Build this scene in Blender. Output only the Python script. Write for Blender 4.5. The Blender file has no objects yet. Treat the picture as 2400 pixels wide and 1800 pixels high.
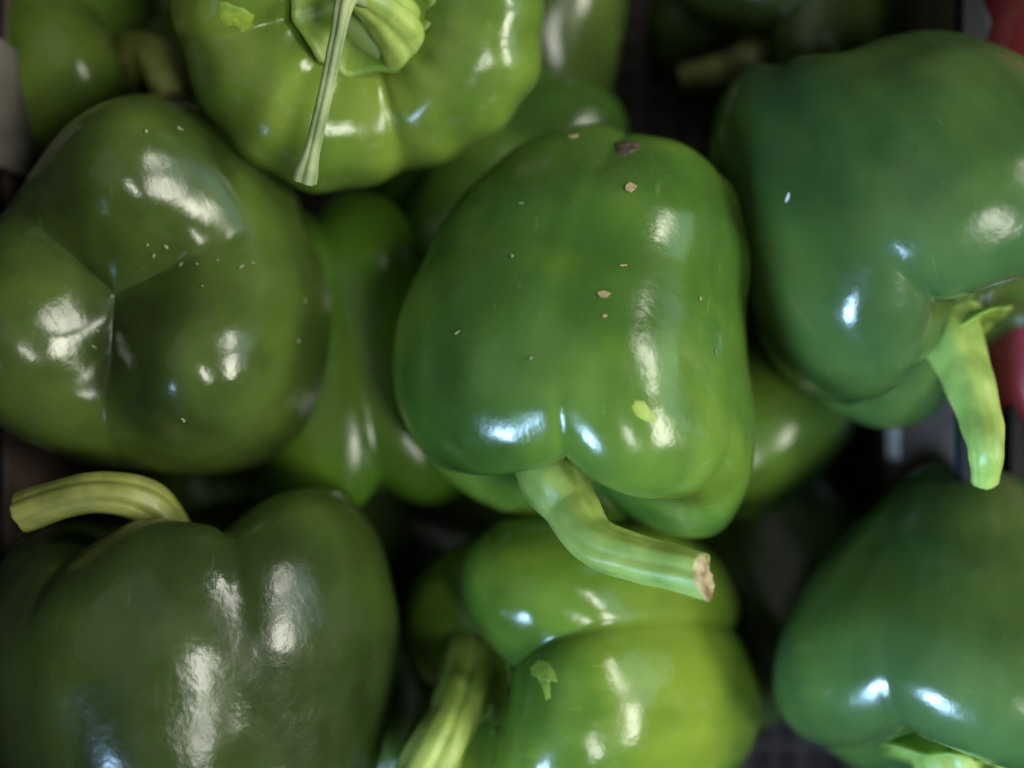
import bpy, bmesh, math, random
from mathutils import Vector, Matrix, noise
from mathutils.bvhtree import BVHTree

random.seed(11)
scene = bpy.context.scene
COL = scene.collection

# ------------------------------------------------------------------ camera
H = 0.28            # camera height above the reference plane of the top layer
ZR = 0.14           # height of that plane above the crate floor (floor = 0)
cam_d = bpy.data.cameras.new('camera')
cam = bpy.data.objects.new('camera', cam_d)
COL.objects.link(cam)
cam.location = (0, 0, ZR + H)
cam_d.sensor_width = 36.0
cam_d.lens = 18.0 / (0.12 / H)
cam_d.clip_start = 0.005
cam_d.clip_end = 50
cam_d.dof.use_dof = True
cam_d.dof.focus_distance = H - 0.012
cam_d.dof.aperture_fstop = 3.3
scene.camera = cam

# ------------------------------------------------------------------ world
world = bpy.data.worlds.new('World')
scene.world = world
world.use_nodes = True
bg = world.node_tree.nodes['Background']
bg.inputs[0].default_value = (0.74, 0.80, 0.78, 1)
bg.inputs[1].default_value = 0.055

# ------------------------------------------------------------------ lamps
def area(name, direction, dist, sx, sy, power, col, roll=0.0, target=(0, 0, 0), spread=180):
    d = Vector(direction).normalized()
    l = bpy.data.lights.new(name, 'AREA')
    l.shape = 'RECTANGLE'
    l.size, l.size_y = sx, sy
    l.energy = power
    l.color = col
    l.spread = math.radians(spread)
    o = bpy.data.objects.new(name, l)
    COL.objects.link(o)
    o.location = Vector((0, 0, ZR)) + d * dist
    aim = (Vector((0, 0, ZR)) + Vector(target) - o.location).normalized()
    q = aim.to_track_quat('-Z', 'Y')
    o.rotation_euler = (q @ Matrix.Rotation(roll, 3, 'Z').to_quaternion()).to_euler()
    return o

area('ceiling_lamp_main', (0.86, -0.10, 0.54), 1.7, 0.70, 0.34, 22, (1.0, 0.96, 0.84), 0.2)
area('ceiling_lamp_rear', (0.76, 0.42, 0.56), 1.8, 0.60, 0.30, 13, (1.0, 0.97, 0.86), -0.1)
area('ceiling_lamp_front', (0.40, -0.30, 0.84), 1.9, 0.32, 0.66, 16, (1.0, 0.98, 0.90), -0.5)
area('soft_fill_left', (-0.34, 0.22, 0.91), 1.9, 1.9, 1.9, 4, (0.96, 1.0, 0.94), 0.0)  # added soft fill that brightens the left lobes and the gaps
area('shop_window_right', (0.93, 0.24, 0.30), 1.6, 0.9, 0.6, 4.5, (0.48, 0.76, 0.86), 0.0)
area('blue_display_lamp', (-0.44, -0.64, 0.63), 0.75, 0.26, 0.24, 1.6, (0.40, 0.64, 1.0), 0.3, (0.36, 0.02, 0), 36)

vs = scene.view_settings
vs.view_transform = 'Standard'
vs.look = 'None'
vs.exposure = -0.12
vs.gamma = 1.0
vs.use_curve_mapping = False
scene.cycles.use_denoising = True
scene.cycles.max_bounces = 8

# ------------------------------------------------------------------ helpers
def W(px, py, z=0.0):
    """a point of the pile: photo position at a height z relative to the reference plane"""
    k = (H - z) / H * 1e-4
    return Vector(((px - 1200) * k, (900 - py) * k, ZR + z))

def lin(r, g, b):
    f = lambda c: (c / 255 / 12.92) if c / 255 <= 0.04045 else ((c / 255 + 0.055) / 1.055) ** 2.4
    return (f(r), f(g), f(b), 1.0)

def catmull(pts, n):
    """n+1 samples of a Catmull-Rom spline through pts (tuples / Vectors)"""
    P = [Vector(p) for p in pts]
    m = len(P) - 1
    out = []
    for i in range(n + 1):
        u = i / n * m
        k = min(int(u), m - 1)
        t = u - k
        p1, p2 = P[k], P[k + 1]
        p0 = P[k - 1] if k > 0 else p1 * 2 - p2
        p3 = P[k + 2] if k + 2 <= m else p2 * 2 - p1
        out.append(0.5 * ((2 * p1) + (p2 - p0) * t + (2 * p0 - 5 * p1 + 4 * p2 - p3) * t * t
                          + (3 * p1 - p0 - 3 * p2 + p3) * t ** 3))
    return out

def lerp_list(vals, u):
    x = u * (len(vals) - 1)
    k = min(int(x), len(vals) - 2)
    t = x - k
    t = t * t * (3 - 2 * t)
    return vals[k] * (1 - t) + vals[k + 1] * t

def link_mesh(name, verts, faces, mat, parent=None, smooth=True):
    me = bpy.data.meshes.new(name)
    me.from_pydata([tuple(v) for v in verts], [], faces)
    me.update()
    if smooth:
        for p in me.polygons:
            p.use_smooth = True
    o = bpy.data.objects.new(name, me)
    COL.objects.link(o)
    if mat:
        me.materials.append(mat)
    if parent:
        o.parent = parent
        o.matrix_parent_inverse = Matrix.Identity(4)
    return o

def tag(o, label, cat, group=None):
    o['label'] = label
    o['category'] = cat
    if group:
        o['group'] = group

def empty(name, mat_world):
    o = bpy.data.objects.new(name, None)
    COL.objects.link(o)
    o.matrix_world = mat_world
    o.empty_display_size = 0.01
    return o

# ------------------------------------------------------------------ materials
def nodes_of(name):
    m = bpy.data.materials.new(name)
    m.use_nodes = True
    nt = m.node_tree
    b = nt.nodes['Principled BSDF']
    return m, nt, b

def N(nt, t, **kw):
    n = nt.nodes.new(t)
    for k, v in kw.items():
        setattr(n, k, v)
    return n

def ramp(nt, fac, stops):
    r = N(nt, 'ShaderNodeValToRGB')
    els = r.color_ramp.elements
    while len(els) < len(stops):
        els.new(0.5)
    for e, (p, c) in zip(els, stops):
        e.position = p
        e.color = c
    nt.links.new(fac, r.inputs[0])
    return r

def mix(nt, fac, a, b, blend='MIX'):
    m = N(nt, 'ShaderNodeMix', data_type='RGBA', blend_type=blend)
    for s, v in ((0, fac), (6, a), (7, b)):
        if hasattr(v, 'links'):
            nt.links.new(v, m.inputs[s])
        else:
            m.inputs[s].default_value = v
    return m.outputs[2]

def skin_material(name, dark, mid, light, seed=0.0, rough=0.18, light_at=0.62, bump=0.11, sss=0.12):
    m, nt, b = nodes_of(name)
    tc = N(nt, 'ShaderNodeTexCoord')
    mp = N(nt, 'ShaderNodeMapping')
    mp.inputs['Location'].default_value = (seed, seed * 1.7, seed * 0.6)
    nt.links.new(tc.outputs['Object'], mp.inputs[0])
    st = N(nt, 'ShaderNodeMapping')
    st.inputs['Location'].default_value = (seed, seed * 2.1, 0)
    st.inputs['Scale'].default_value = (1, 1, 0.22)
    nt.links.new(tc.outputs['Object'], st.inputs[0])
    # broad ripeness patches
    n1 = N(nt, 'ShaderNodeTexNoise')
    n1.inputs['Scale'].default_value = 26
    n1.inputs['Detail'].default_value = 3
    n1.inputs['Roughness'].default_value = 0.45
    nt.links.new(mp.outputs[0], n1.inputs[0])
    r1 = ramp(nt, n1.outputs[0], [(0.30, dark), (0.50, mid), (light_at, light)])
    # streaks that run from stem to tip
    n2 = N(nt, 'ShaderNodeTexNoise')
    n2.inputs['Scale'].default_value = 85
    n2.inputs['Detail'].default_value = 4
    nt.links.new(st.outputs[0], n2.inputs[0])
    r2 = ramp(nt, n2.outputs[0], [(0.35, (0.70, 0.74, 0.66, 1)), (0.65, (1.18, 1.14, 1.05, 1))])
    c = mix(nt, 0.6, r1.outputs[0], r2.outputs[0], 'MULTIPLY')
    # tiny pale lenticels and dust
    vo = N(nt, 'ShaderNodeTexVoronoi')
    vo.inputs['Scale'].default_value = 330
    nt.links.new(mp.outputs[0], vo.inputs[0])
    n5 = N(nt, 'ShaderNodeTexNoise')
    n5.inputs['Scale'].default_value = 60
    nt.links.new(mp.outputs[0], n5.inputs[0])
    r3 = ramp(nt, vo.outputs['Distance'], [(0.05, (1, 1, 1, 1)), (0.16, (0, 0, 0, 1))])
    r4 = ramp(nt, n5.outputs[0], [(0.55, (0, 0, 0, 1)), (0.72, (0.55, 0.55, 0.55, 1))])
    dots = mix(nt, 1.0, r3.outputs[0], r4.outputs[0], 'MULTIPLY')
    pale = (light[0] * 1.6 + 0.03, light[1] * 1.45 + 0.03, light[2] * 1.6 + 0.03, 1)
    c = mix(nt, dots, c, pale)
    # dull wax haze and faint scuffs
    n7 = N(nt, 'ShaderNodeTexNoise')
    n7.inputs['Scale'].default_value = 48
    n7.inputs['Detail'].default_value = 6
    n7.inputs['Roughness'].default_value = 0.62
    nt.links.new(mp.outputs[0], n7.inputs[0])
    r7 = ramp(nt, n7.outputs[0], [(0.48, (0, 0, 0, 1)), (0.75, (0.30, 0.30, 0.30, 1))])
    c = mix(nt, r7.outputs[0], c, (light[0] * 0.9 + 0.02, light[1] * 0.9 + 0.015, light[2] + 0.02, 1))
    sc = N(nt, 'ShaderNodeMapping')
    sc.inputs['Rotation'].default_value = (0.5 + seed, 0.4, 1.1 + seed)
    sc.inputs['Scale'].default_value = (1.0, 9.0, 1.0)
    nt.links.new(tc.outputs['Object'], sc.inputs[0])
    n8 = N(nt, 'ShaderNodeTexNoise')
    n8.inputs['Scale'].default_value = 75
    n8.inputs['Detail'].default_value = 3
    nt.links.new(sc.outputs[0], n8.inputs[0])
    r8 = ramp(nt, n8.outputs[0], [(0.70, (0, 0, 0, 1)), (0.76, (0.28, 0.28, 0.28, 1))])
    c = mix(nt, r8.outputs[0], c, pale)
    nt.links.new(c, b.inputs['Base Color'])
    b.inputs['Subsurface Weight'].default_value = sss
    b.inputs['Subsurface Radius'].default_value = (0.55, 1.0, 0.16)
    b.inputs['Subsurface Scale'].default_value = 0.006
    b.inputs['IOR'].default_value = 1.47
    # waxy gloss, uneven
    n3 = N(nt, 'ShaderNodeTexNoise')
    n3.inputs['Scale'].default_value = 120
    n3.inputs['Detail'].default_value = 4
    nt.links.new(mp.outputs[0], n3.inputs[0])
    rr = N(nt, 'ShaderNodeMapRange')
    rr.inputs['From Min'].default_value = 0.3
    rr.inputs['From Max'].default_value = 0.7
    rr.inputs['To Min'].default_value = rough - 0.04
    rr.inputs['To Max'].default_value = rough + 0.10
    nt.links.new(n3.outputs[0], rr.inputs[0])
    nt.links.new(rr.outputs[0], b.inputs['Roughness'])
    # fine orange-peel relief and faint dents
    n4 = N(nt, 'ShaderNodeTexNoise')
    n4.inputs['Scale'].default_value = 520
    n4.inputs['Detail'].default_value = 3
    nt.links.new(mp.outputs[0], n4.inputs[0])
    b1 = N(nt, 'ShaderNodeBump')
    b1.inputs['Strength'].default_value = bump
    b1.inputs['Distance'].default_value = 0.0006
    nt.links.new(n4.outputs[0], b1.inputs['Height'])
    b2 = N(nt, 'ShaderNodeBump')
    b2.inputs['Strength'].default_value = 0.24
    b2.inputs['Distance'].default_value = 0.0012
    n6 = N(nt, 'ShaderNodeTexNoise')
    n6.inputs['Scale'].default_value = 75
    n6.inputs['Detail'].default_value = 2
    nt.links.new(mp.outputs[0], n6.inputs[0])
    nt.links.new(n6.outputs[0], b2.inputs['Height'])
    nt.links.new(b1.outputs[0], b2.inputs['Normal'])
    nt.links.new(b2.outputs[0], b.inputs['Normal'])
    return m

def stem_material(name, a, c2, seed=0.0, rough=0.42, blotch=(0.10, 0.08, 0.03, 1), blotch_amt=0.5):
    m, nt, b = nodes_of(name)
    tc = N(nt, 'ShaderNodeTexCoord')
    mp = N(nt, 'ShaderNodeMapping')
    mp.inputs['Location'].default_value = (seed, seed, seed)
    nt.links.new(tc.outputs['Object'], mp.inputs[0])
    n1 = N(nt, 'ShaderNodeTexNoise')
    n1.inputs['Scale'].default_value = 130
    n1.inputs['Detail'].default_value = 5
    nt.links.new(mp.outputs[0], n1.inputs[0])
    r1 = ramp(nt, n1.outputs[0], [(0.35, a), (0.65, c2)])
    n2 = N(nt, 'ShaderNodeTexNoise')
    n2.inputs['Scale'].default_value = 260
    n2.inputs['Detail'].default_value = 6
    n2.inputs['Roughness'].default_value = 0.7
    nt.links.new(mp.outputs[0], n2.inputs[0])
    r2 = ramp(nt, n2.outputs[0], [(0.60, (0, 0, 0, 1)), (0.74, (blotch_amt,) * 3 + (1,))])
    c = mix(nt, r2.outputs[0], r1.outputs[0], blotch)
    nt.links.new(c, b.inputs['Base Color'])
    b.inputs['Roughness'].default_value = rough
    b.inputs['Subsurface Weight'].default_value = 0.15
    b.inputs['Subsurface Radius'].default_value = (0.7, 1.0, 0.2)
    b.inputs['Subsurface Scale'].default_value = 0.003
    bp = N(nt, 'ShaderNodeBump')
    bp.inputs['Strength'].default_value = 0.35
    bp.inputs['Distance'].default_value = 0.0006
    nt.links.new(n2.outputs[0], bp.inputs['Height'])
    nt.links.new(bp.outputs[0], b.inputs['Normal'])
    return m

def plain_material(name, a, c2, scale=200, rough=0.6, bump=0.3, spec=0.5):
    m, nt, b = nodes_of(name)
    tc = N(nt, 'ShaderNodeTexCoord')
    n1 = N(nt, 'ShaderNodeTexNoise')
    n1.inputs['Scale'].default_value = scale
    n1.inputs['Detail'].default_value = 5
    nt.links.new(tc.outputs['Object'], n1.inputs[0])
    r1 = ramp(nt, n1.outputs[0], [(0.35, a), (0.65, c2)])
    nt.links.new(r1.outputs[0], b.inputs['Base Color'])
    b.inputs['Roughness'].default_value = rough
    b.inputs['Specular IOR Level'].default_value = spec
    bp = N(nt, 'ShaderNodeBump')
    bp.inputs['Strength'].default_value = bump
    bp.inputs['Distance'].default_value = 0.0005
    nt.links.new(n1.outputs[0], bp.inputs['Height'])
    nt.links.new(bp.outputs[0], b.inputs['Normal'])
    return m

M = {}
def G(r, g, b):
    return (r, g, b, 1)
M['fresh'] = skin_material('skin_fresh_green', G(0.038, 0.092, 0.016), G(0.060, 0.138, 0.022), G(0.110, 0.205, 0.028), 3.1)
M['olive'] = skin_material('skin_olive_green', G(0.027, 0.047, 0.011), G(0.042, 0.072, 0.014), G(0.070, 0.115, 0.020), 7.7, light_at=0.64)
M['light'] = skin_material('skin_light_green', G(0.062, 0.128, 0.020), G(0.100, 0.180, 0.026), G(0.165, 0.250, 0.036), 12.3)
M['cool'] = skin_material('skin_cool_green', G(0.029, 0.070, 0.022), G(0.044, 0.095, 0.025), G(0.076, 0.134, 0.028), 17.9, light_at=0.70)
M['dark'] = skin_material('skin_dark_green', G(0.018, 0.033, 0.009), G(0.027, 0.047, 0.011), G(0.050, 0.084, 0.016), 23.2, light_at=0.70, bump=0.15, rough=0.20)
M['yellow'] = skin_material('skin_yellow_green', G(0.055, 0.125, 0.018), G(0.092, 0.180, 0.022), G(0.165, 0.262, 0.028), 31.4, light_at=0.64)
M['vivid'] = skin_material('skin_vivid_green', G(0.045, 0.118, 0.012), G(0.070, 0.165, 0.014), G(0.105, 0.215, 0.018), 9.4)
M['red'] = skin_material('skin_red', G(0.18, 0.022, 0.028), G(0.26, 0.036, 0.045), G(0.33, 0.050, 0.060), 5.5)
M['stem'] = stem_material('stem_green', G(0.19, 0.30, 0.055), G(0.33, 0.44, 0.10), 1.0, blotch_amt=0.3)
M['stem_yellow'] = stem_material('stem_yellow_green', G(0.13, 0.155, 0.035), G(0.23, 0.245, 0.06), 4.0, blotch_amt=0.35)
M['stem_dry'] = stem_material('stem_dry_green', G(0.17, 0.24, 0.10), G(0.36, 0.42, 0.20), 8.0, rough=0.6)
M['calyx'] = stem_material('calyx_green', G(0.10, 0.20, 0.025), G(0.24, 0.36, 0.06), 2.0, rough=0.35)
M['calyx_dry'] = stem_material('calyx_dry', G(0.055, 0.052, 0.018), G(0.10, 0.115, 0.03), 6.0, rough=0.6)
M['cut'] = plain_material('cut_stem_face', G(0.15, 0.105, 0.045), G(0.50, 0.43, 0.27), 260, 0.7, 0.8)
M['scar'] = plain_material('dry_brown_scar', G(0.030, 0.022, 0.012), G(0.13, 0.090, 0.055), 420, 0.8, 1.0)
M['torn'] = plain_material('torn_skin_flesh', G(0.15, 0.26, 0.028), G(0.26, 0.37, 0.045), 300, 0.45, 0.4)
M['flake'] = plain_material('dry_flake', G(0.30, 0.21, 0.10), G(0.52, 0.40, 0.22), 700, 0.8, 0.3)
M['speck'] = plain_material('pale_speck', G(0.16, 0.20, 0.09), G(0.30, 0.32, 0.18), 700, 0.8, 0.3)
M['sliver'] = plain_material('white_sliver', G(0.75, 0.80, 0.85), G(0.9, 0.92, 0.95), 300, 0.5, 0.1)
M['crate'] = plain_material('brown_crate_plastic', G(0.085, 0.058, 0.048), G(0.125, 0.088, 0.074), 60, 0.45, 0.15)
M['crate_black'] = plain_material('black_crate_plastic', G(0.010, 0.011, 0.013), G(0.018, 0.019, 0.022), 80, 0.7, 0.1, 0.12)
M['ground'] = plain_material('dark_display_shelf', G(0.010, 0.010, 0.011), G(0.016, 0.016, 0.018), 30, 0.6, 0.1)
M['grey'] = plain_material('grey_cardboard', G(0.10, 0.092, 0.08), G(0.14, 0.128, 0.11), 90, 0.8, 0.2)
M['wrap'] = plain_material('pale_plastic', G(0.24, 0.25, 0.32), G(0.30, 0.31, 0.38), 60, 0.35, 0.1)
M['pale'] = plain_material('pale_slot_light', G(0.78, 0.68, 0.58), G(0.84, 0.76, 0.66), 120, 0.6, 0.1)  # bright tone painted in place of light shining through the wall slot

# ------------------------------------------------------------------ pepper
LOBE = [(0.0, 0.60), (0.16, 0.64), (0.31, 0.80), (0.46, 0.94), (0.64, 1.0), (0.82, 0.93), (0.95, 0.72), (1.0, 0.42),
        (0.985, 0.08), (0.94, -0.28), (0.86, -0.62), (0.73, -0.87), (0.54, -1.0), (0.34, -0.97), (0.16, -0.86), (0.0, -0.80)]
CREASE = [(0.0, 0.60), (0.15, 0.62), (0.29, 0.68), (0.44, 0.73), (0.60, 0.73), (0.74, 0.66), (0.84, 0.50), (0.885, 0.26),
          (0.88, -0.02), (0.83, -0.32), (0.73, -0.58), (0.58, -0.75), (0.42, -0.82), (0.27, -0.83), (0.13, -0.815), (0.0, -0.80)]

PEPPERS = {}

def pepper_frame(c, S):
    z = Vector(S).normalized()
    ref = Vector((0, 0, 1))
    if abs(z.z) > 0.8:
        ref = Vector((0, 1, 0))
    x = (ref - z * ref.dot(z)).normalized()
    y = z.cross(x)
    m = Matrix((x, y, z)).transposed().to_4x4()
    m.translation = c
    return m

def pepper(name, label, px, py, z, S, R, L, skin, creases, lobes=None, depth=1.0, taper=0.0, squash=(1, 1),
           seed=0, lump=0.03, bend=(0, 0), sharp=1.0, mid=1.0, tip=1.0, softp=1.25, block=0.0, stem_dip=0.0, tip_dip=0.0, ribs=0.0, nu=176, nv=104, group='green peppers in the crate'):
    """S: stem direction as (right, down in the photo, towards the camera). R, L: radius and half length in metres.
    creases: angles (deg) of the furrows; lobes: (radius factor, shoulder shift, tip shift) per lobe after each furrow"""
    c = W(px, py, z)
    mw = pepper_frame(c, (S[0], -S[1], S[2]))
    root = empty(name, mw)
    tag(root, label, 'pepper', group)
    lo = catmull([(a, b, 0) for a, b in LOBE], nv)
    cr = catmull([(a, b, 0) for a, b in CREASE], nv)
    n = len(creases)
    cs = sorted(x % 360 for x in creases)
    if lobes is None:
        rnd = random.Random(seed)
        lobes = [(rnd.uniform(0.94, 1.05), rnd.uniform(-0.05, 0.05), rnd.uniform(-0.06, 0.06)) for _ in cs]
    off = Vector((seed * 3.17, seed * 1.31, seed * 2.23))
    verts, faces = [], []
    def smooth(t):
        t = max(0.0, min(1.0, t))
        return t * t * (3 - 2 * t)
    for j in range(nv + 1):
        v = j / nv
        a, b = lo[j], cr[j]
        # how sharply the furrow is cut: sharp at both ends, soft along the sides
        e = abs(2 * v - 1)
        dv = lerp_list([1.0, 1.0, (1 + mid) / 2, mid, (mid + tip) / 2, tip, tip], v)
        for i in range(nu):
            th = 360.0 * i / nu
            k = 0
            for q in range(n):
                if th >= cs[q]:
                    k = q
            if th < cs[0]:
                k = n - 1
            a0 = cs[k]
            a1 = cs[(k + 1) % n]
            span = (a1 - a0) % 360 or 360
            u = ((th - a0) % 360) / span
            d = min(u, 1 - u) * 2                       # 0 in the furrow, 1 on the lobe's crest
            arc = math.sqrt(max(0.0, 1 - (1 - d) ** 2.0))
            soft = math.sin(d * math.pi / 2) ** softp
            f = min(1.0, sharp * (0.35 + 0.65 * e))
            w = arc * f + soft * (1 - f)
            w = 1 - (1 - w) * depth * dv
            # lobe factors blend across the furrows
            l0 = lobes[k]
            if u < 0.5:
                l1 = lobes[(k - 1) % n]
                t = 0.5 + 0.5 * smooth(u / 0.30)
            else:
                l1 = lobes[(k + 1) % n]
                t = 0.5 + 0.5 * smooth((1 - u) / 0.30)
            lf = [l0[m] * t + l1[m] * (1 - t) for m in range(3)]
            r = b.x + (a.x - b.x) * w
            zz = b.y + (a.y - b.y) * w
            pole = smooth(r / 0.5)
            zz += pole * (lf[1] * smooth((zz - 0.1) / 0.7) - lf[2] * smooth((-zz - 0.1) / 0.7))
            if zz > 0:
                zz -= stem_dip * (1 - smooth(r / 0.55))
            else:
                zz += tip_dip * (1 - smooth(r / 0.5))
            rr = r * (1 + (lf[0] - 1) * pole)
            rr *= 1 - taper * max(0.0, (0.75 - zz) / 1.75) ** 1.8
            if block:
                rr *= 1 + block * smooth((-zz - 0.15) / 0.4) * smooth((r - 0.35) / 0.3)
            if ribs:
                rr *= 1 + ribs * math.sin(math.radians(th) * 17 + seed) * smooth((zz - 0.3) / 0.5) * pole
            t_ = math.radians(th)
            p = Vector((rr * R * math.cos(t_) * squash[0], rr * R * math.sin(t_) * squash[1], zz * L))
            nn = noise.noise(p * 30 + off) * 1.0 + noise.noise(p * 70 + off) * 0.35
            dirn = Vector((math.cos(t_) * pole, math.sin(t_) * pole, 0.5 * zz))
            p += dirn * nn * lump * R
            s = zz
            p.x += bend[0] * R * (s * s - 0.3)
            p.y += bend[1] * R * (s * s - 0.3)
            verts.append(p)
    for j in range(nv):
        for i in range(nu):
            i2 = (i + 1) % nu
            faces.append((j * nu + i, (j + 1) * nu + i, (j + 1) * nu + i2, j * nu + i2))
    faces.append(tuple(range(nu)))
    faces.append(tuple(nv * nu + i for i in range(nu - 1, -1, -1)))
    body = link_mesh('body', verts, faces, M[skin], root)
    bvh = BVHTree.FromPolygons([mw @ Vector(v) for v in verts], faces)
    zc = lo[0].y - stem_dip
    PEPPERS[name + str(len(PEPPERS))] = body
    return dict(root=root, body=body, bvh=bvh, mw=mw, inv=mw.inverted(), R=R, L=L,
                base=mw @ Vector((0, 0, zc * L)), axis=(mw.to_3x3() @ Vector((0, 0, 1))),
                tip=mw @ Vector((0, 0, (lo[-1].y + tip_dip) * L)))

def tube(name, pts, radii, mat, root, n=64, m=56, ridges=5, ridge=0.10, twist=0.6, cut=True, wob=0.04, seed=0, cut_tilt=0.0, cutmat='cut', flare=True):
    """a ridged stem swept along world points; radii in metres"""
    inv = root.matrix_world.inverted()
    P = catmull(pts, n)
    T = [(P[min(i + 1, n)] - P[max(i - 1, 0)]).normalized() for i in range(n + 1)]
    up = T[0].orthogonal().normalized()
    verts, faces = [], []
    for i in range(n + 1):
        up = (up - T[i] * up.dot(T[i])).normalized()
        sd = T[i].cross(up)
        u = i / n
        r0 = lerp_list(radii, u)
        for k in range(m):
            a = 2 * math.pi * k / m
            q = a + twist * u
            rr = r0 * (1 + ridge * (abs(math.cos(ridges * q / 2)) ** 0.7 - 0.6) + 0.014 * math.sin(13 * q + seed) + wob * 1.6 * noise.noise(Vector((math.cos(a) * 1.5 + seed, math.sin(a) * 1.5, u * 7))))
            d = up * math.cos(a) + sd * math.sin(a)
            sl = T[i] * (cut_tilt * r0 * math.cos(a)) * (1 if i == n else 0)
            verts.append(inv @ (P[i] + d * rr + sl))
    for i in range(n):
        for k in range(m):
            k2 = (k + 1) % m
            faces.append((i * m + k, i * m + k2, (i + 1) * m + k2, (i + 1) * m + k))
    faces.append(tuple(range(m - 1, -1, -1)))
    stem = link_mesh(name, verts, faces, M[mat], root)
    if cut:
        ring = [verts[n * m + k] for k in range(m)]
        cc = sum(ring, Vector()) / m
        t_l = (inv.to_3x3() @ T[n]).normalized()
        v2, f2 = [], []
        lev = [(1.0, 0.0), (0.93, 0.05), (0.70, -0.10), (0.35, 0.02), (0.0, -0.12)]
        r_end = radii[-1]
        for s, h in lev:
            for k in range(m):
                jit = 0.10 * noise.noise(Vector((k * 0.7, s * 5, seed))) if s < 1 else 0
                v2.append(cc + (ring[k] - cc) * s + t_l * (h + jit) * r_end)
        for a in range(len(lev) - 1):
            for k in range(m):
                k2 = (k + 1) % m
                f2.append((a * m + k, a * m + k2, (a + 1) * m + k2, (a + 1) * m + k))
        cf = link_mesh('cut_face', v2, f2, M[cutmat], stem)
    return stem

def calyx(pp, r, mat='calyx', cup=0.35, points=6, lift=0.0, thick=0.0011, seed=0, off=(0, 0), fray=0.10, star=0.13):
    """leafy disc in the stem cavity; r in metres, in the pepper's own frame"""
    inv = pp['inv']
    b = inv @ pp['base']
    n, m = 60, 9
    top, bot, faces = [], [], []
    for j in range(m + 1):
        s = j / m
        for i in range(n):
            a = 2 * math.pi * i / n
            edge = 1 + star * math.cos(points * a + seed) + fray * noise.noise(Vector((math.cos(a) * 3, math.sin(a) * 3, seed)))
            rr = r * s * edge
            h = lift + cup * r * s * s + 0.10 * r * s * noise.noise(Vector((math.cos(a) * 2 + 4, math.sin(a) * 2, seed + 3)))
            p = Vector((b.x + off[0] + rr * math.cos(a), b.y + off[1] + rr * math.sin(a), b.z + h))
            top.append(p + Vector((0, 0, thick * (1 - 0.6 * s))))
            bot.append(p)
    k = len(top)
    for j in range(m):
        for i in range(n):
            i2 = (i + 1) % n
            faces.append((j * n + i, (j + 1) * n + i, (j + 1) * n + i2, j * n + i2))
            faces.append((k + j * n + i, k + j * n + i2, k + (j + 1) * n + i2, k + (j + 1) * n + i))
    for i in range(n):
        i2 = (i + 1) % n
        faces.append((m * n + i, k + m * n + i, k + m * n + i2, m * n + i2))
    return link_mesh('calyx', top + bot, faces, M[mat], pp['root'])

CAMP = Vector((0, 0, ZR + H))
def surf(pp, px, py):
    d = (W(px, py, 0) - CAMP).normalized()
    hit = pp['bvh'].ray_cast(CAMP, d)
    return hit[0], hit[1]

def patch(name, pp, outline, mat, h=0.0004, parent=None, edge=0.0, seed=0, rings=5, sub=4):
    """a small raised patch that follows the skin of the pepper; outline in photo positions"""
    n = len(outline)
    pts = []
    for i in range(n):
        a, b = outline[i], outline[(i + 1) % n]
        for s in range(sub):
            t = s / sub
            pts.append((a[0] * (1 - t) + b[0] * t, a[1] * (1 - t) + b[1] * t))
    cx = sum(p[0] for p in pts) / len(pts)
    cy = sum(p[1] for p in pts) / len(pts)
    verts, faces = [], []
    inv = pp['inv'] if parent is None or parent is pp['root'] else Matrix.Identity(4)
    m = len(pts)
    for j in range(rings + 1):
        s = j / rings
        for k, p in enumerate(pts):
            wob = 1 + (0.06 * noise.noise(Vector((k * 0.9, seed, j)))) * (s < 1)
            q = (cx + (p[0] - cx) * s * wob, cy + (p[1] - cy) * s * wob)
            loc, nrm = surf(pp, *q)
            if loc is None:
                return None
            hh = h * (1 - s ** 4) + edge * s + h * 0.5 * noise.noise(Vector((q[0] * 0.15, q[1] * 0.15, seed)))
            verts.append(inv @ (loc + nrm * (hh if j < rings else edge - 0.00005)))
    for j in range(rings):
        for k in range(m):
            k2 = (k + 1) % m
            faces.append((j * m + k, j * m + k2, (j + 1) * m + k2, (j + 1) * m + k))
    return link_mesh(name, verts, faces, M[mat], parent)

def flake(label, pp, px, py, w, h, rot, mat='flake', seed=0, group='specks of dry debris on the peppers'):
    """a loose crumb of dry skin lying on a pepper: an irregular chip with thickness"""
    loc, nrm = surf(pp, px, py)
    if loc is None:
        return
    rnd = random.Random(seed)
    k = (loc - CAMP).length / H * 1e-4
    t = Vector((math.cos(rot), -math.sin(rot), 0))
    t = (t - nrm * t.dot(nrm)).normalized()
    b = nrm.cross(t)
    n = 6
    ring = []
    for i in range(n):
        a = 2 * math.pi * i / n
        f = rnd.uniform(0.45, 1.25)
        ring.append((math.cos(a) * w / 2 * f * k, math.sin(a) * h / 2 * f * k))
    th = 0.00035
    curl = rnd.uniform(0.1, 0.5) * w * k
    verts = []
    for lvl in (0.00005, th):
        for x, y in ring:
            lift = curl * (x / (w * k / 2)) ** 2 * 0.25
            verts.append(t * x + b * y + nrm * (lvl + lift))
    verts.append(nrm * (th + 0.0001))
    faces = [tuple(range(n - 1, -1, -1))]
    for i in range(n):
        i2 = (i + 1) % n
        faces.append((i, i2, n + i2, n + i))
        faces.append((n + i, n + i2, 2 * n))
    o = link_mesh('debris_flake', verts, faces, M[mat], None, smooth=False)
    o.location = loc
    tag(o, label, 'debris', group)
    return o

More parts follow.
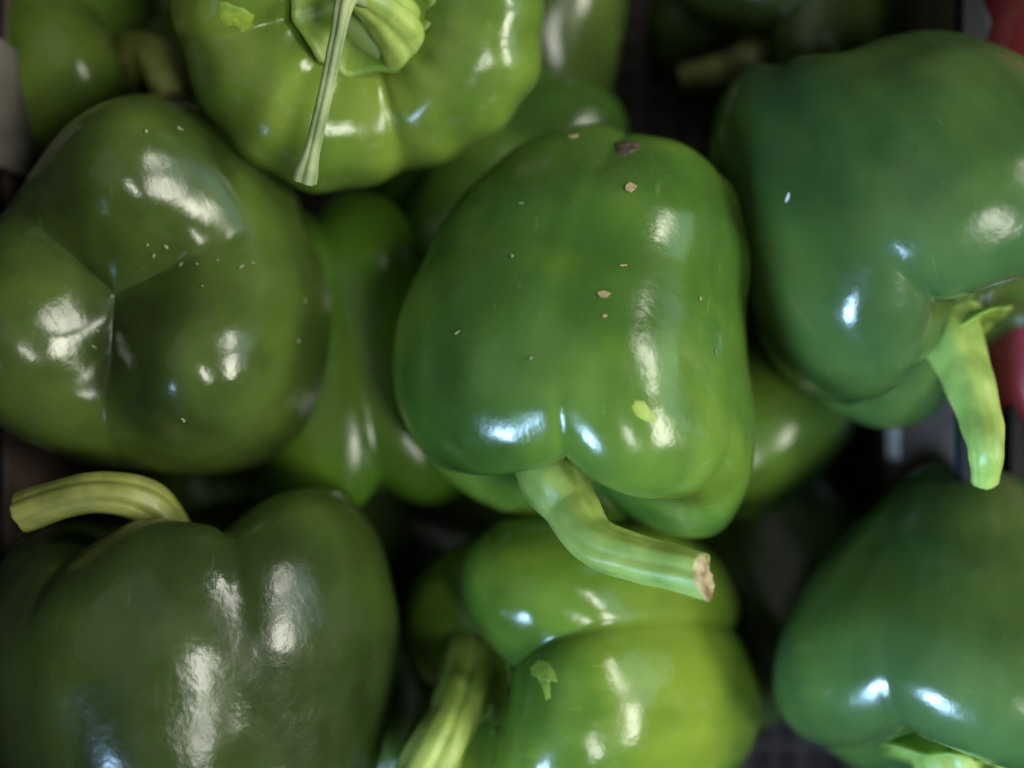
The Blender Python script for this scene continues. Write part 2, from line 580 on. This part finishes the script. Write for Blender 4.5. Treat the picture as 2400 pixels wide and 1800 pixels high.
# ================================================================== the crate
FL = 0.0
def box(bm, x0, x1, y0, y1, z0, z1, bev=0.0):
    vs_ = [bm.verts.new((x, y, z)) for z in (z0, z1) for x, y in ((x0, y0), (x1, y0), (x1, y1), (x0, y1))]
    fs = [(0, 3, 2, 1), (4, 5, 6, 7), (0, 1, 5, 4), (1, 2, 6, 5), (2, 3, 7, 6), (3, 0, 4, 7)]
    out = [bm.faces.new([vs_[i] for i in f]) for f in fs]
    if bev:
        es = list({e for f in out for e in f.edges})
        bmesh.ops.bevel(bm, geom=es, offset=bev, segments=3, profile=0.7, affect='EDGES')

def box_obj(name, dims, mat, parent=None, bev=0.001):
    bm = bmesh.new()
    box(bm, *dims, bev=bev)
    me = bpy.data.meshes.new(name)
    bm.to_mesh(me)
    bm.free()
    me.materials.append(mat)
    o = bpy.data.objects.new(name, me)
    COL.objects.link(o)
    if parent:
        o.parent = parent
    return o

def perforated(name, x0, y0, nx, ny, cell, hole, z, t, mat, parent):
    """a floor panel with round vent holes that go right through"""
    bm = bmesh.new()
    seg = 16
    cache = {}
    def V(x, y, zz):
        key = (round(x, 6), round(y, 6), round(zz, 6))
        if key not in cache:
            cache[key] = bm.verts.new((x, y, zz))
        return cache[key]
    for i in range(nx):
        for j in range(ny):
            cx, cy = x0 + (i + 0.5) * cell, y0 + (j + 0.5) * cell
            ring, sq = [], []
            for k in range(seg):
                a = 2 * math.pi * k / seg
                c_, s_ = math.cos(a), math.sin(a)
                mx = max(abs(c_), abs(s_))
                ring.append((cx + hole / 2 * c_, cy + hole / 2 * s_))
                sq.append((cx + cell / 2 * c_ / mx, cy + cell / 2 * s_ / mx))
            for k in range(seg):
                k2 = (k + 1) % seg
                bm.faces.new((V(*ring[k], z), V(*sq[k], z), V(*sq[k2], z), V(*ring[k2], z)))
                bm.faces.new((V(*ring[k], z), V(*ring[k2], z), V(*ring[k2], z - t), V(*ring[k], z - t)))
    me = bpy.data.meshes.new(name)
    bm.to_mesh(me)
    bm.free()
    me.materials.append(mat)
    o = bpy.data.objects.new(name, me)
    COL.objects.link(o)
    o.parent = parent
    return o

g = box_obj('display_shelf', (-0.60, 0.60, -0.50, 0.50, -0.060, -0.012), M['ground'], None, 0.002)
g['kind'] = 'structure'

RIM = ZR - 0.030
XW = 0.1160         # inner face of the right wall
XL = -0.1330        # inner face of the left wall
crate = empty('produce_crate', Matrix.Translation((0, 0, 0)))
tag(crate, 'dark brown perforated plastic crate holding the green peppers', 'crate')
cell = 0.0096
hx = W(1465, 212, -0.14).x
hy = W(1465, 212, -0.14).y
nx0 = math.ceil((hx - XL) / cell)
x0 = hx - (nx0 - 0.5) * cell
nx = int((XW - x0) / cell)
ny = 44
y0 = hy - 34 * cell
perforated('floor_panel', x0, y0, nx, ny, cell, 0.0050, FL, 0.003, M['crate'], crate)
box_obj('side_wall', (XW, XW + 0.004, y0, y0 + ny * cell, -0.006, RIM - 0.0035), M['crate'], crate)
box_obj('side_wall', (XL - 0.004, XL, y0, y0 + ny * cell, -0.006, RIM - 0.0035), M['crate'], crate)
box_obj('rim', (XW - 0.0005, XW + 0.0050, y0, y0 + ny * cell, RIM - 0.003, RIM + 0.003), M['crate_black'], crate, 0.0015)
box_obj('rim', (XL - 0.0050, XL + 0.0005, y0, y0 + ny * cell, RIM - 0.003, RIM + 0.003), M['crate_black'], crate, 0.0015)
rp = W(2100, 990, -0.10)
for k in range(-4, 5):
    yy = rp.y + (k + 0.5) * 0.060
    box_obj('wall_rib', (XW - 0.0045, XW - 0.0005, yy - 0.0030, yy + 0.0030, 0.004, RIM - 0.004), M['crate_black'], crate, 0.0016)

# ================================================================== the peppers of the top layer
# --- centre
P1 = pepper('green_bell_pepper', 'large glossy pepper in the centre with thick bent stem and brown tip scar', 1356, 758, -0.022,
            (-0.18, 0.97, 0.26), 0.0452, 0.0450, 'fresh', [6, 100, 215, 306],
            [(0.97, 0.0, 0.06), (1.0, 0.06, 0.0), (1.07, 0.06, 0.0), (1.04, 0.02, 0.0)], depth=0.70, mid=0.12, tip=0.40, taper=0.20, seed=1, lump=0.04, stem_dip=-0.10, squash=(0.90, 0.98), bend=(0, -0.19), block=0.07)
calyx(P1, 0.0125, 'calyx', cup=0.25, seed=1)
tube('stem', [P1['base'] - P1['axis'] * 0.002, W(1300, 1110, 0.0), W(1345, 1195, 0.006), W(1392, 1268, 0.013), W(1490, 1308, 0.018), W(1570, 1328, 0.022), W(1648, 1350, 0.026)],
     [0.0130, 0.0085, 0.0060, 0.0054, 0.0050, 0.0048, 0.0047], 'stem', P1['root'], n=80, ridge=0.15, seed=3, cut_tilt=-0.5)

# --- left, tip up, three lobes
P2 = pepper('green_bell_pepper', 'olive green pepper on the left, three-lobed tip facing up', 364, 702, -0.030,
            (0.05, -0.02, -1.0), 0.0505, 0.0420, 'olive', [66, 186, 308],
            [(1.0, 0, 0.0), (1.0, 0, 0.0), (1.0, 0, 0.0)], depth=1.8, mid=0.75, taper=0.0, seed=2, lump=0.025, sharp=0.12, softp=1.6, tip_dip=0.14, squash=(1.06, 0.97))

# --- top, stem end up
P3 = pepper('green_bell_pepper', 'light green pepper at the top edge, stem cavity facing up with thin dry stem', 850, -8, -0.030,
            (0.12, 0.36, 1.0), 0.0490, 0.0400, 'light', [20, 105, 195, 285],
            None, depth=0.6, taper=0.15, seed=3, lump=0.035, stem_dip=0.0, ribs=0.018)
calyx(P3, 0.0168, 'calyx', cup=0.42, seed=5, lift=0.003, points=7, fray=0.12, star=0.03)
tube('stem_base', [P3['base'], W(945, 120, -0.010), W(925, 60, -0.003), W(885, 10, 0.004), W(835, -25, 0.009)],
     [0.0095, 0.0078, 0.0066, 0.0052, 0.0040], 'stem', P3['root'], ridge=0.22, seed=5, cut=False)
tube('stem', [W(850, -12, 0.008), W(812, -5, 0.013), W(790, 90, 0.015), W(765, 210, 0.014), W(735, 340, 0.012), W(714, 425, 0.009)],
     [0.0032, 0.0021, 0.0016, 0.0015, 0.0016, 0.0026], 'stem_dry', P3['root'], n=72, ridge=0.30, seed=4, twist=0.3, ridges=4)

# --- right
P4 = pepper('green_bell_pepper', 'cool green pepper on the right with long slender stem hanging down', 2112, 488, -0.032,
            (0.44, 0.87, 0.30), 0.0490, 0.0435, 'cool', [29, 112, 190, 280],
            [(1.0, -0.02, 0.13), (1.0, 0.12, 0.06), (1.0, -0.08, -0.40), (1.02, -0.14, -0.20)], depth=1.15, mid=0.15, tip=0.05, taper=0.10, seed=4, lump=0.025, stem_dip=-0.14)
calyx(P4, 0.0125, 'calyx', cup=0.34, seed=2, off=(0.0, 0.004), fray=0.04, star=0.06)
tube('stem', [W(2196, 712, -0.028), W(2228, 785, -0.018), W(2268, 888, -0.009), W(2300, 990, -0.002), W(2312, 1060, 0.003), W(2308, 1125, -0.002)],
     [0.0110, 0.0072, 0.0058, 0.0047, 0.0039, 0.0031], 'stem', P4['root'], ridge=0.06, seed=6, twist=0.2)

# --- bottom left
P5 = pepper('green_bell_pepper', 'large dark green pepper at lower left with stem curling to the left', 470, 1620, -0.028,
            (-0.06, -0.98, -0.04), 0.0510, 0.0480, 'dark', [27, 125, 215, 328],
            [(1.0, 0.06, 0.0), (1.0, 0.0, 0.0), (1.03, -0.06, 0.0), (1.0, -0.03, 0.0)], depth=0.80, mid=0.2, taper=0.06, stem_dip=-0.06, seed=5, lump=0.04)
calyx(P5, 0.0120, 'calyx', cup=0.3, seed=6)
tube('stem', [P5['base'] - P5['axis'] * 0.002, W(400, 1270, -0.012), W(350, 1185, -0.004), W(260, 1155, 0.0), W(160, 1165, 0.0), W(55, 1200, -0.002)],
     [0.0095, 0.0062, 0.0052, 0.0046, 0.0044, 0.0046], 'stem_yellow', P5['root'], ridge=0.18, seed=8, twist=0.3)

# --- bottom centre
P6 = pepper('green_bell_pepper', 'yellow-green pepper at bottom centre, stem end turned to the left', 1365, 1585, -0.048,
            (-0.72, -0.05, 0.48), 0.0460, 0.0420, 'yellow', [33, 110, 195, 290],
            None, depth=1.0, taper=0.05, seed=6, lump=0.045, stem_dip=-0.08)
calyx(P6, 0.0120, 'calyx', cup=0.25, seed=9)
tube('stem', [W(1118, 1555, -0.040), W(1088, 1625, -0.026), W(1060, 1690, -0.016), W(1020, 1765, -0.010), W(955, 1870, -0.007)],
     [0.0095, 0.0066, 0.0060, 0.0066, 0.0062], 'stem', P6['root'], ridge=0.20, seed=9)

# --- bottom right
P7 = pepper('green_bell_pepper', 'deep green pepper at the lower right corner, tapered tip up', 2250, 1452, -0.036,
            (-0.22, 0.95, 0.36), 0.0490, 0.0410, 'cool', [42, 130, 210, 300],
            None, depth=0.8, mid=0.25, tip=0.3, taper=0.55, seed=7, lump=0.03, stem_dip=-0.12)
calyx(P7, 0.0160, 'calyx', cup=0.45, seed=4, fray=0.3)
tube('stem', [P7['base'] - P7['axis'] * 0.002, P7['base'] + P7['axis'] * 0.006, P7['base'] + P7['axis'] * 0.014 + Vector((0.003, -0.002, 0)), P7['base'] + P7['axis'] * 0.024 + Vector((0.006, -0.003, -0.002))],
     [0.0125, 0.0085, 0.0062, 0.0056], 'stem', P7['root'], ridge=0.2, seed=10)

# ================================================================== the layer below, seen in the gaps
LOW = 'green peppers in the layer below'
def low(label, px, py, z, S, R, L, skin, creases, seed, **kw):
    kw.setdefault('depth', 0.9)
    kw.setdefault('lump', 0.03)
    kw.setdefault('mid', 0.6)
    return pepper('green_bell_pepper', label, px, py, z, S, R, L, skin, creases, None, seed=seed, nu=112, nv=68, group=LOW, **kw)

A = low('bright green pepper wedged between the three-lobed pepper and the centre one', 800, 845, -0.064, (0.22, 0.95, 0.0), 0.0360, 0.0460, 'vivid', [-14, 70, 160, 250], 21, mid=1.0)
B = low('green pepper glimpsed under the top pepper, above the gap', 1190, 430, -0.082, (-0.7, 0.6, 0.1), 0.0340, 0.0380, 'fresh', [30, 130, 220, 300], 22)
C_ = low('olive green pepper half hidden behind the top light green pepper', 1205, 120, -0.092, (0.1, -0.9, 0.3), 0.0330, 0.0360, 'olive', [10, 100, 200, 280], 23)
D = low('small glossy pepper low in the gap right of the centre pepper', 1770, 965, -0.086, (-0.6, 0.5, 0.2), 0.0300, 0.0320, 'fresh', [40, 130, 220, 310], 24)
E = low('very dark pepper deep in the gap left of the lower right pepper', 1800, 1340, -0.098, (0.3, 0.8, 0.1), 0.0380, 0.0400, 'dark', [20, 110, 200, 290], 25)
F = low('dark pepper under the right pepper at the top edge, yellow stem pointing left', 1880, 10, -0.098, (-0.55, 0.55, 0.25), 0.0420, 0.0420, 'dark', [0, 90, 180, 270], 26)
tube('stem', [F['base'] - F['axis'] * 0.002, W(1765, 135, -0.070), W(1690, 162, -0.072), W(1600, 185, -0.076)], [0.0085, 0.0050, 0.0042, 0.0040], 'calyx_dry', F['root'], seed=12, cut=False)
K = low('mid green pepper in the top left corner with yellow stem to its right', 185, 190, -0.075, (0.72, -0.10, 0.45), 0.0380, 0.0360, 'light', [60, 150, 240, 330], 27)
calyx(K, 0.0110, 'stem_yellow', cup=0.3, seed=3)
tube('stem', [K['base'] - K['axis'] * 0.002, W(360, 130, -0.045), W(385, 180, -0.038), W(410, 232, -0.036)], [0.0090, 0.0056, 0.0048, 0.0040], 'stem_yellow', K['root'], seed=14)
I_ = low('dark pepper in the gap behind the curled stem', 590, 1230, -0.092, (0.2, -0.9, 0.2), 0.0330, 0.0340, 'fresh', [10, 100, 190, 280], 28)
J = low('green pepper glimpsed beside the yellow stem at the bottom', 960, 1640, -0.094, (0.3, 0.8, 0.1), 0.0310, 0.0330, 'fresh', [20, 110, 200, 290], 29)
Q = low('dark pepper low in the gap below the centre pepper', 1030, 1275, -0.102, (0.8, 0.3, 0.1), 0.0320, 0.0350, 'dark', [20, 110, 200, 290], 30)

# ================================================================== neighbours beyond the crate walls
nb = empty('neighbour_crate', Matrix.Translation((XW + 0.030, 0, 0)))
tag(nb, 'dark crate of red peppers beyond the right wall', 'crate')
XN = 0.016
box_obj('side_wall', (-0.010, -0.006, y0, y0 + ny * cell, -0.006, RIM - 0.016), M['crate_black'], nb)
box_obj('floor_panel', (-0.006, 0.20, y0, y0 + ny * cell, -0.006, -0.001), M['crate_black'], nb)
RED = 'peppers in the neighbouring crate'
R1 = pepper('red_bell_pepper', 'red pepper at the top right corner beyond the crate wall', 2500, 80, -0.055, (0.2, -0.9, 0.3), 0.0400, 0.0400, 'red', [20, 110, 200, 290], None, seed=41, nu=112, nv=68, group=RED)
R2 = pepper('red_bell_pepper', 'red pepper at the right edge beside the hanging stem', 2530, 705, -0.060, (0.3, 0.9, 0.2), 0.0360, 0.0380, 'red', [50, 140, 230, 320], None, seed=42, nu=112, nv=68, group=RED)
R3 = pepper('green_bell_pepper', 'dark teal green pepper at the right edge below the red one', 2480, 1085, -0.070, (0.1, 0.9, 0.2), 0.0330, 0.0330, 'cool', [30, 120, 210, 300], None, seed=43, nu=112, nv=68, group=RED)

# a pale flap of plastic on the rim
fl = [(2262, -25, -0.034), (2292, -25, -0.030), (2326, 52, -0.026), (2294, 140, -0.030), (2266, 160, -0.034)]
fv = [W(*p) for p in fl] + [W(*p) - Vector((0, 0, 0.0012)) for p in fl]
fo = link_mesh('plastic_flap', [v - fv[0] for v in fv], [(0, 4, 3, 1), (1, 3, 2), (9, 5, 6, 8), (8, 6, 7)] + [(i, (i + 1) % 5, 5 + (i + 1) % 5, 5 + i) for i in range(5)], M['wrap'], None, smooth=False)
fo.location = fv[0]
tag(fo, 'pale grey plastic flap on the crate rim at upper right', 'flap')

# grey card liner along the left wall
ya, yb = W(0, 400, -0.03).y, W(0, 105, -0.03).y
ln = box_obj('card_liner', (XL + 0.0012, XL + 0.0032, ya, yb, 0.01, ZR - 0.012), M['grey'], None, 0.0009)
tag(ln, 'grey cardboard liner against the left crate wall', 'cardboard')

# pale strip on the right wall, its colour stands for light through a slot
pl = box_obj('slot_light_strip', (XW - 0.0011, XW - 0.0002, W(0, 1075, -0.081).y, W(0, 950, -0.081).y, ZR - 0.0855, ZR - 0.0775), M['pale'], crate, 0.0004)

# ================================================================== scars, torn skin, crumbs
patch('tip_scar', P1, [(1438, 336), (1470, 330), (1504, 334), (1500, 350), (1466, 366), (1444, 360)], 'scar', 0.0006, P1['root'], seed=1)
patch('torn_patch', P1, [(1487, 935), (1510, 938), (1530, 965), (1546, 976), (1540, 992), (1515, 990), (1490, 976), (1478, 955)], 'torn', 0.00012, P1['root'], seed=2)
patch('torn_patch', P6, [(1238, 1562), (1260, 1542), (1287, 1547), (1302, 1572), (1312, 1602), (1290, 1592), (1292, 1640), (1280, 1650), (1270, 1612), (1256, 1586), (1242, 1582)], 'torn', 0.00012, P6['root'], seed=3)
patch('tip_scar', P3, [(512, 4), (530, 2), (548, 12), (572, 18), (600, 36), (596, 60), (570, 78), (546, 60), (527, 66), (512, 40)], 'torn', 0.0002, P3['root'], seed=4)

flake('largest tan flake lying on the upper part of the centre pepper', P1, 1477, 442, 36, 28, 0.7, seed=1)
flake('pointed tan flake in the middle of the centre pepper', P1, 1415, 688, 24, 28, 1.2, seed=2)
flake('small tan chip just below the pointed flake on the centre pepper', P1, 1418, 741, 16, 10, 0.1, seed=3)
flake('thin straw-like fibre across the centre pepper', P1, 1460, 623, 32, 6, -0.2, seed=4)
flake('dull brown flake near the tip of the centre pepper', P1, 1345, 320, 24, 12, -0.3, seed=5)
flake('white sliver on the left face of the cool green right pepper', P4, 1847, 466, 26, 8, -0.9, 'sliver', seed=6)
for k, (x, y) in enumerate([(1222, 477), (1200, 600), (1675, 825), (1245, 838), (1072, 780), (1640, 700), (1046, 505)]):
    flake('tiny pale speck on the skin of the centre pepper', P1, x, y, 10 + (k * 5) % 7, 6 + (k * 3) % 4, k * 0.7, 'speck', seed=20 + k, group='specks on the centre pepper')
for k, (x, y) in enumerate([(345, 572), (390, 577), (361, 598), (425, 620), (462, 618), (510, 611), (565, 626), (592, 617), (475, 672), (714, 706), (228, 775), (218, 812), (430, 983), (342, 309), (420, 302), (698, 800)]):
    flake('tiny pale speck on the olive three-lobed pepper', P2, x, y, 9 + (k * 5) % 8, 6 + (k * 3) % 4, k * 0.9, 'speck', seed=40 + k, group='specks on the olive pepper')
